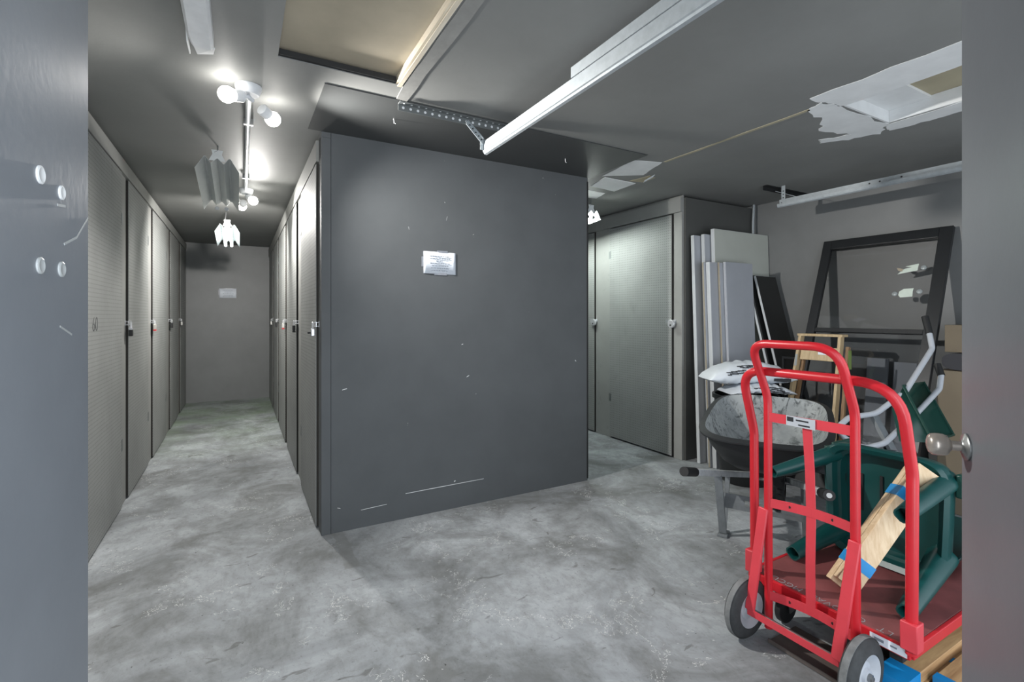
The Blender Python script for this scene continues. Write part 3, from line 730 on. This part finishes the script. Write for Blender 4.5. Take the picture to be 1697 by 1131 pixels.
m.build('tread', M['black'], o, False)
MB().lathe(wc-FV*.042, FV, [(0, 0), (0, .11), (.02, .085), (.064, .085), (.084, .11), (.084, 0)], 32, False).build('wheel_rim', M['greybar'], o)
MB().tube([wc-FV*.15, wc+FV*.13], .012, 12).build('axle', M['steel'], wb)

# ------------------------------------------------------------------ red platform truck
pt = thing('platform_truck', 'red flat-deck platform truck with a tall tube handle, loaded with green chair', 'platform truck', (2.6, 1.1, 0))
MB().box(2.052, .80, .212, 3.18, 1.40, .235).build('deck', M['reddeck'], pt, False, .003)
MB().box(2.036, .792, .195, 2.051, 1.408, .238).box(2.0515, .785, .195, 3.18, .7995, .236).box(2.0515, 1.4005, .195, 3.18, 1.415, .236).build('deck_rim', M['red'], pt, False, .003)
MB().box(2.052, .82, .165, 3.16, .86, .211).box(2.052, 1.34, .165, 3.16, 1.38, .211).box(2.10, .861, .175, 2.16, 1.339, .211).box(3.08, .861, .175, 3.14, 1.339, .211).build('under_frame', M['blacksteel'], pt, False)
for x, y in ((2.30, .955), (2.16, 1.32), (3.05, .955), (3.05, 1.32)):
    o = MB().box(x-.045, y-.04, .152, x+.045, y+.04, .164).bar((x, y-.03, .155), (x+.02, y-.03, .06), .035, .004, (1, 0, 0)).bar((x, y+.03, .155), (x+.02, y+.03, .06), .035, .004, (1, 0, 0)).build('caster', M['steel'], pt, False)
    MB().lathe((x+.02, y-.018, .066), (0, 1, 0), [(0, 0), (0, .055), (.006, .065), (.03, .065), (.036, .055), (.036, 0)], 24, False).build('caster_wheel', M['black'], o)
path = fillet([(2.05, 1.385, .22), (2.05, 1.388, .873), (1.958, 1.388, 1.163), (1.958, .79, 1.163), (2.05, .79, .845), (2.042, .79, .22)], [.15, .11, .14, .15], 8)
h_ = MB().tube(path, .0185, 20).build('handle', M['red'], pt)
for y in (1.386, .79): MB().box(2.018, y-.026, .236, 2.07, y+.026, .335).build('handle_socket', M['red2'], pt, True, .004)
MB().box(2.0342, .80, .200, 2.0355, .915, .232).build('rim_label', M['paper'], pt, False)
MB().box(2.0334, .87, .212, 2.0341, .90, .222).box(2.0334, .83, .214, 2.0341, .85, .220).build('label_print', M['ink'], pt, False)
text_mesh('deck_lettering', 'LT   CO OVAL   MGCU', .046, M['galv'], pt, frame_matrix((2.078, 1.09, .2356), (0, 1, 0), (-1, 0, 0)), .0004)

# ------------------------------------------------------------------ red hand truck
ht = thing('hand_truck', 'red two-wheeled hand truck standing upright in front of the platform truck', 'hand truck', (1.95, 1.11, 0))
path = fillet([(1.985, 1.276, .06), (1.98, 1.277, 1.05), (1.862, 1.277, 1.287), (1.862, .938, 1.287), (1.98, .938, 1.04), (1.985, .938, .06)], [.16, .075, .095, .16], 8)
MB().tube(path, .0165, 20).build('tube_frame', M['red'], ht)
def strap(z0, z1, bow, hole=True, nm='cross_strap'):
    m = MB(); n = 12; P = []
    for i in range(n+1):
        f = i/n; P.append(V((1.972-bow*math.sin(math.pi*f)*-1, 1.277-.339*f, z0+(z1-z0)*f)))
    rings = [[p+V((-.0025, 0, -.019)), p+V((.0025, 0, -.019)), p+V((.0025, 0, .019)), p+V((-.0025, 0, .019))] for p in P]
    m.loft(rings); o = m.build(nm, M['red2'], ht, False)
    if hole:
        m = MB()
        for f in (.26, .74):
            p = P[int(round(f*n))]; m.lathe(p+V((-.0024, 0, 0)), (-1, 0, 0), [(0, .006), (.0006, .006), (.0007, 0)], 12)
        m.build('bolt_hole', M['black'], o, False)
    return o
s1 = strap(.968, .975, .004, False); strap(.600, .615, .035); strap(.205, .215, .035)
MB().box(1.9685, 1.075, .950, 1.9715, 1.190, .990).build('maker_label', M['hub'], s1, False)
MB().box(1.9675, 1.160, .968, 1.9683, 1.186, .986).box(1.9675, 1.10, .974, 1.9683, 1.15, .980).box(1.9675, 1.095, .956, 1.9683, 1.14, .962).build('label_print', M['print'], s1, False)
m = MB(); P = [V((1.981, 1.112, .95)), V((2.0, 1.112, .78)), V((2.009, 1.112, .60)), V((2.004, 1.112, .40)), V((2.007, 1.112, .20))]
m.loft([[p+V((-.0025, -.018, 0)), p+V((.0025, -.018, 0)), p+V((.0025, .018, 0)), p+V((-.0025, .018, 0))] for p in P]); m.build('centre_strap', M['red2'], ht, False)
for y, yb in ((1.285, 1.303), (.930, .958)): MB().bar((1.962, y, .575), (1.895, yb, .145), .042, .012, (0, 1, 0)).build('brace', M['red2'], ht, True, .004)
MB().tube([(1.93, 1.36, .127), (1.93, .895, .127)], .010, 12).build('axle', M['steel'], ht)
MB().bar((1.893, 1.312, .140), (1.893, .950, .140), .028, .005).bar((1.905, 1.312, .128), (1.905, .950, .128), .028, .004, (1, 0, 0)).build('axle_bracket', M['red2'], ht, False)
MB().box(1.975, .945, .003, 2.17, 1.27, .011).box(1.971, .945, .003, 1.9745, 1.27, .02).build('toe_plate', M['plate'], ht, False)
for y in (1.345, .895):
    wc2 = V((1.93, y, .1275))
    o = MB().lathe(wc2+V((0, .030, 0)), (0, -1, 0), [(0, .075), (.003, .10), (.010, .118), (.022, .1265), (.038, .1265), (.050, .118), (.057, .10), (.060, .080), (.057, .076)], 48, False).build('wheel', M['tyre'], ht)
    MB().lathe(wc2+V((0, .012, 0)), (0, -1, 0), [(0, .1262), (.001, .1275), (.013, .1282), (.023, .1275), (.024, .1262)], 48, False).build('tread', M['tread'], o)
    MB().lathe(wc2+V((0, .02, 0)), (0, -1, 0), [(0, 0), (0, .076), (.045, .078), (.048, .076), (.040, .060), (.030, .045), (.034, .028), (.044, .024), (.046, 0)], 40, False).build('wheel_hub', M['hub'], o)
    MB().lathe(wc2+V((0, -.024, 0)), (0, -1, 0), [(0, .014), (.010, .014), (.011, .008), (.016, .008), (.0161, 0)], 16).build('hub_cap', M['steel'], o)

# ------------------------------------------------------------------ green plastic chair lying on the deck
ch = thing('plastic_chair', 'dark green plastic chair tipped on its back on the platform truck', 'chair', (2.75, 1.15, .236))
def yz(cy, cz, hy, hz_, x, e=5.0, n=40, sk=0.0):
    r = []
    for k in range(n):
        t_ = 2*math.pi*k/n; c_, s_ = math.cos(t_), math.sin(t_)
        y = math.copysign(abs(c_)**(2/e), c_)*hy; z = math.copysign(abs(s_)**(2/e), s_)*hz_
        r.append(V((x, cy+y*(1+sk*z/hz_), cz+z)))
    return r
cy, cz = 1.122, .505
m = MB()
m.loft([yz(cy, cz, .232, .262, 2.585, 6, 40, .04), yz(cy, cz, .247, .268, 2.60, 6, 40, .04), yz(cy, cz, .247, .268, 2.64, 6, 40, .04), yz(cy, cz, .237, .258, 2.655, 6, 40, .04), yz(cy, cz, .232, .255, 2.70, 6, 40, .04)], True, False, True)
m.loft([yz(cy, cz, .232, .262, 2.585, 6, 40, .04), yz(cy, cz, .212, .240, 2.60, 6, 40, .04), yz(cy, cz, .207, .235, 2.64, 6, 40, .04), yz(cy, cz, .195, .220, 2.645, 6, 40, .04), yz(cy, cz, .190, .215, 2.69, 6, 40, .04)], True, False, True)
se = m.build('seat', M['green'], ch)
m = MB()
for y, a, b in ((1.243, .44, .62), (1.158, .51, .63), (1.32, .42, .60), (1.07, .44, .62)): m.box(2.683, y-.006, a, 2.6895, y+.006, b)
m.build('seat_slots', M['black'], se, False)
def uleg(p, q, w0, w1, t0, nm='leg', mat='green'):
    """tapered U-section leg with an open hollow end"""
    p, q = V(p), V(q); d = (q-p).normalized(); u = V((0, 0, 1)); u = (u-d*u.dot(d)).normalized(); n = d.cross(u); m = MB()
    def ring(c, w_, k=16): return [c+(u*math.cos(a)+n*math.sin(a))*(w_/2)*(abs(math.cos(2*a))*.12+.94) for a in (2*math.pi*i/k for i in range(k))]
    m.loft([ring(p, w0), ring(p.lerp(q, .5), (w0+w1)/2), ring(q, w1)], True, True, False)
    m.loft([ring(q, w1), ring(q, w1-.012), ring(q-d*.05, w1-.014)], True, False, True)
    return m.build(nm, M[mat], ch)
uleg((2.68, 1.345, .70), (2.29, 1.450, .630), .085, .052, .03)
uleg((2.68, 1.330, .325), (2.29, 1.352, .272), .105, .066, .03)
uleg((2.68, .925, .345), (2.20, .868, .275), .105, .062, .03)
uleg((2.68, .905, .685), (2.22, .885, .635), .090, .062, .03)
m = MB(); m.obox((2.98, 1.135, .300), (.30, 0, .04), (0, .21, 0), (-.002, 0, .012)); m.build('backrest', M['green'], ch, True, .01)
for y in (.855, 1.385):
    m = MB(); m.bar((2.64, y, .68), (2.90, y+(.0), .66), .10, .03); m.bar((2.90, y, .72), (2.93, y, .38), .055, .04, (0, 1, 0)); m.build('armrest', M['greendk'], ch, True, .008)
    MB().box(2.702, y-.011, .30, 2.97, y+.011, .74).build('side_apron', M['greendk'], ch, True, .008)

# lumber taped together, leaning on the chair
A, B = V((2.215, 1.085, .274)), V((2.57, .940, .740)); d = (B-A).normalized(); v = V((-.86, -.37, .34)); wv = d.cross(v).normalized(); nv = wv.cross(d).normalized()
R = Matrix.Rotation(math.radians(28), 3, d); wv = R @ wv; nv = R @ nv
LBG = 'lumber taped together on the platform truck'
def lumber(off_n, off_a, label, hw=.046, ht_=.019, ext=0.0):
    t = thing('taped_board', label, 'board', A+nv*off_n, LBG)
    c = (A+B)/2+nv*off_n+d*off_a; L = (B-A).length/2+ext
    MB().obox(c, d*L, wv*hw, nv*ht_).build('timber', M['lumber'], t, False, .002)
    return t, c
t_, c = lumber(.0, 0.0, 'pale board with blue tape leaning across the platform truck, the upper of a taped pair')
for f in (-.20, .155): MB().obox(c+d*f, d*.024, wv*.0475, nv*.0205).build('blue_tape', M['blue'], t_, False)
t_, c = lumber(-.042, -.02, 'pale board with blue tape leaning across the platform truck, the lower of a taped pair')
for f in (-.18, .175): MB().obox(c+d*f, d*.024, wv*.0475, nv*.0205).build('blue_tape', M['blue'], t_, False)

# boards lying on the floor beside the truck
FBG = 'boards on the floor beside the platform truck'
def fboard(x0, x1, y0, y1, z0, z1, lab, tape):
    t = thing('floor_board', lab, 'board', (x0, (y0+y1)/2, z0), FBG)
    MB().box(x0, y0, z0, x1, y1, z1).build('timber', M['lumberx'], t, False, .002)
    MB().box(tape[0], y0-.002, z0+.0005, tape[1], y1+.002, z1+.002).build('blue_tape', M['blue'], t, False)
fboard(2.045, 3.1, .800, .892, .001, .058, 'lower floor board lying under the right edge of the red platform truck', (2.40, 2.44))
fboard(2.035, 3.05, .806, .896, .0605, .105, 'floor board with a wide blue-taped end, stacked on another under the platform truck edge', (2.033, 2.15))
fboard(2.16, 3.1, .690, .780, .001, .045, 'floor board just outside the platform truck edge with a narrow blue tape band', (2.26, 2.30))
fboard(2.20, 3.1, .700, .785, .0475, .088, 'upper floor board just outside the platform truck edge, its near end taped blue', (2.198, 2.235))

# ------------------------------------------------------------------ second wheelbarrow, tipped up, white tube handles
w2 = thing('wheelbarrow', 'tipped-up wheelbarrow with white tube handles and a green tray', 'wheelbarrow', (3.6, 1.5, .5))
H1 = [(4.12, 1.493, 1.284), (4.08, 1.462, 1.18), (3.75, 1.485, .909), (3.5, 1.538, .785), (3.3, 1.600, .767), (3.20, 1.605, .725), (3.18, 1.580, .670), (3.25, 1.491, .607), (3.4, 1.45, .63), (3.8, 1.456, .753), (4.05, 1.413, .915), (4.10, 1.421, 1.004)]
MB().tube(fillet(H1, [.06, .2, .2, .1, .05, .05, .1, .15, .2, .06], 6), .0165, 16).build('tube_handle', M['hub'], w2)
for p, q in (((4.155, 1.530, 1.395), (4.118, 1.491, 1.279)), ((4.125, 1.452, 1.072), (4.099, 1.42, 1.0))): MB().tube([p, q], .021, 16).build('grip', M['black'], w2)
MB().bar((3.50, 1.552, .77), (3.44, 1.425, .585), .065, .02, (1, 0, 0)).build('leg', M['greybar'], w2, False)
MB().bar((3.44, 1.425, .585), (3.40, 1.40, 0.0), .06, .03, (1, 0, 0)).build('stand', M['greybar'], w2, False)
R1, R2, DD = V((3.75, 1.494, .946)), V((3.53, 1.262, .660)), V((.34, .02, .0))
B1, B2 = V((3.60, 1.496, .811)), V((3.50, 1.414, .636)); B1b, B2b = B1+V((.24, .03, .0)), B2+V((.30, .03, 0))
m = MB()
def quadring(a, b, c_, d_): return [a, a.lerp(b, .5), b, b.lerp(c_, .5), c_, c_.lerp(d_, .5), d_, d_.lerp(a, .5)]
m.loft([quadring(B1, B2, B2b, B1b), quadring(R1, R2, R2+DD, R1+DD)], True, True, False); o = m.build('tray', M['greendk'], w2, True)
md = o.modifiers.new('solid', 'SOLIDIFY'); md.thickness = .006
MB().tube([R1, R2, R2+DD, R1+DD, R1], .009, 10).build('tray_lip', M['greendk'], o)

# ------------------------------------------------------------------ leaning glazed frame and things by the right wall
P0 = V((4.03, 0, 0.0)); up = V((.334, 0, .9426)); Lf = 2.215; nrm = V((-up.z, 0, up.x))
def Fp(y, s, off=0.0): return V((4.03, y, 0))+up*s+nrm*off
fr = thing('glazed_frame', 'large black glazed frame leaning against the right wall', 'frame', (4.03, 2.04, 0))
def fbar(name, y0, y1, s0, s1, dep, mat, parent, off=0.0, bev=.003):
    c = Fp((y0+y1)/2, (s0+s1)/2, off); return MB().obox(c, (0, (y1-y0)/2, 0), up*((s1-s0)/2), nrm*dep).build(name, mat, parent, False, bev)
ya, yb = 1.572, 2.515
fbar('stile', ya, ya+.085, .002, Lf, .018, M['frame'], fr); fbar('stile', yb-.072, yb, .002, Lf, .018, M['frame'], fr)
fbar('top_rail', ya+.0855, yb-.0725, Lf-.085, Lf, .018, M['frame'], fr); fbar('bottom_rail', ya+.0855, yb-.0725, .002, .14, .018, M['frame'], fr)
fbar('middle_rail', ya+.0855, yb-.0725, 1.335, 1.372, .016, M['frame'], fr)
gp = fbar('glass_pane', ya+.08, yb-.068, 1.365, Lf-.08, .002, M['pane'], fr, 0, 0)
fbar('lower_pane', ya+.08, yb-.068, .135, 1.340, .002, M['screen'], fr, 0, 0)
def onpane(poly, mat, nm, t=.0008):
    MB().prism([Fp(y, s, .0030) for y, s in poly], nrm*t).build(nm, mat, gp, False)
onpane([(1.89, 1.842), (1.76, 1.865), (1.757, 1.922), (1.80, 1.915), (1.845, 1.905), (1.80, 1.896), (1.85, 1.885), (1.862, 1.872)], M['sticker'], 'torn_sticker')
onpane([(1.862, 1.862), (1.89, 1.875), (1.902, 1.898), (1.875, 1.892), (1.845, 1.880)], M['stickertan'], 'torn_sticker')
onpane([(1.765, 1.645), (1.845, 1.640), (1.860, 1.66), (1.858, 1.69), (1.83, 1.712), (1.765, 1.715), (1.768, 1.69)], M['sticker'], 'torn_sticker')
for y, s in ((1.722, 1.885), (1.885, 1.672), (1.725, 1.685)): MB().lathe(Fp(y, s, .003), nrm, [(0, .020), (.006, .018), (.010, .010), (.011, 0)], 18).build('clear_pad', M['clearpad'], gp)

GP = 'grey panels behind the glazed frame'
for y0, y1, zt, lab in ((1.985, 2.14, 1.04, 'narrow grey panel seen through the lower pane, nearest the wooden ladder'), (1.79, 1.945, 1.02, 'narrow grey panel seen through the lower pane, nearest the white handles')):
    t = thing('narrow_panel', lab, 'panel', (4.6, (y0+y1)/2, 0), GP)
    MB().prism([(4.60, y0, .001), (4.60, y1, .001), (4.72, y1, zt), (4.72, y0, zt)], (.014, 0, -.0015)).build('panel_sheet', M['greypanel'], t, False)

# wooden stepladder leaning folded on the frame
ld = thing('wooden_stepladder', 'small folded wooden stepladder leaning on the black glazed frame', 'ladder', (3.9, 2.27, 0))
def Lp(y, z): return V((3.95+.215*z, y, z))
lup = V((.215, 0, 1)).normalized(); ln = V((-lup.z, 0, lup.x))
for yt, yb2, nm in ((2.412, 2.470, 'rail'), (2.098, 2.055, 'rail')):
    MB().bar(Lp(yb2, .002), Lp(yt, 1.235), .022, .055, (0, 1, 0)).build(nm, M['pine'], ld, False, .002)
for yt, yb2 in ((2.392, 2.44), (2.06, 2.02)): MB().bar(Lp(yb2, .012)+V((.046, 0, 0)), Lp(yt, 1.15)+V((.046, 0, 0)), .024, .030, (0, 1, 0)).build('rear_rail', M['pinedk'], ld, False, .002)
MB().obox(Lp(2.255, 1.240)+V((.015, 0, 0)), (.045, 0, .0), (0, .178, 0), (0, 0, .010)).build('top_cap', M['pine'], ld, False, .002)
for z, hh, nm in ((1.085, .055, 'bucket_shelf'), (.90, .011, 'tread'), (.62, .011, 'tread'), (.34, .011, 'tread')):
    c = Lp(2.255, z)
    if hh > .02: MB().obox(c, ln*.008, (0, .145, 0), lup*hh).build(nm, M['pine'], ld, False, .002)
    else: MB().obox(c, (.035, 0, 0), (0, .150+.02*(1-z), 0), (0, 0, hh)).build(nm, M['pine'], ld, False, .002)
MB().obox(Lp(2.20, 1.10)+ln*.010, ln*.001, (0, .055, 0), lup*.022).build('white_label', M['paper'], ld, False)
MB().obox(Lp(2.035, 1.05)+V((.04, -.0005, 0)), (.022, 0, 0), (0, .0012, 0), (0, 0, .075)).build('green_label', M['greenlab'], ld, False)
MB().obox(Lp(2.4185, 1.02)+ln*.029, ln*.001, (0, .010, 0), lup*.05).build('grey_label', M['clearpad'], ld, False)

# small black frame between the bags and the ladder
t = thing('small_black_frame', 'small thin black frame standing between the white bags and wooden ladder', 'frame', (4.33, 2.59, 0))
m = MB()
for y in (2.535, 2.645): m.box(4.325, y-.008, .001, 4.340, y+.008, 1.03)
m.box(4.325, 2.5435, 1.013, 4.340, 2.6365, 1.03); m.box(4.325, 2.5435, .30, 4.340, 2.6365, .32); m.build('frame_bars', M['frame'], t, False)

# cartons at the right wall
CG = 'cartons stacked by the right wall'
t = thing('cardboard_box', 'tall brown cardboard box at the bottom of the stack by the right wall', 'box', (4.58, 1.25, 0), CG)
MB().box(4.40, .95, .001, 4.79, 1.55, 1.01).build('carton', M['cardboard'], t, False, .003)
MB().box(4.398, 1.22, .70, 4.3995, 1.28, 1.008).box(4.40, 1.22, 1.0105, 4.79, 1.28, 1.0115).build('packing_tape', M['stickertan'], t, False)
t = thing('folded_sack', 'dark sack with a pale half, squashed between the two cardboard boxes', 'sack', (4.6, 1.25, 1.012))
m = MB(); m.loft([yz(1.40, 1.075, .13, .06, 4.42, 3, 24), yz(1.40, 1.075, .14, .062, 4.55, 3, 24), yz(1.40, 1.07, .13, .055, 4.76, 3, 24)]); m.build('dark_half', M['darkcloth'], t)
m = MB(); m.loft([yz(1.13, 1.075, .13, .06, 4.43, 3, 24), yz(1.13, 1.075, .14, .062, 4.55, 3, 24), yz(1.13, 1.07, .13, .055, 4.76, 3, 24)]); m.build('pale_half', M['greyrefl'], t)
t = thing('cardboard_box', 'flat brown cardboard box on top of the stack by the right wall', 'box', (4.6, 1.25, 1.14), CG)
MB().box(4.47, 1.0, 1.139, 4.79, 1.53, 1.335).build('carton', M['cardboard'], t, False, .003)
MB().box(4.4685, 1.24, 1.145, 4.4698, 1.30, 1.335).build('packing_tape', M['stickertan'], t, False)
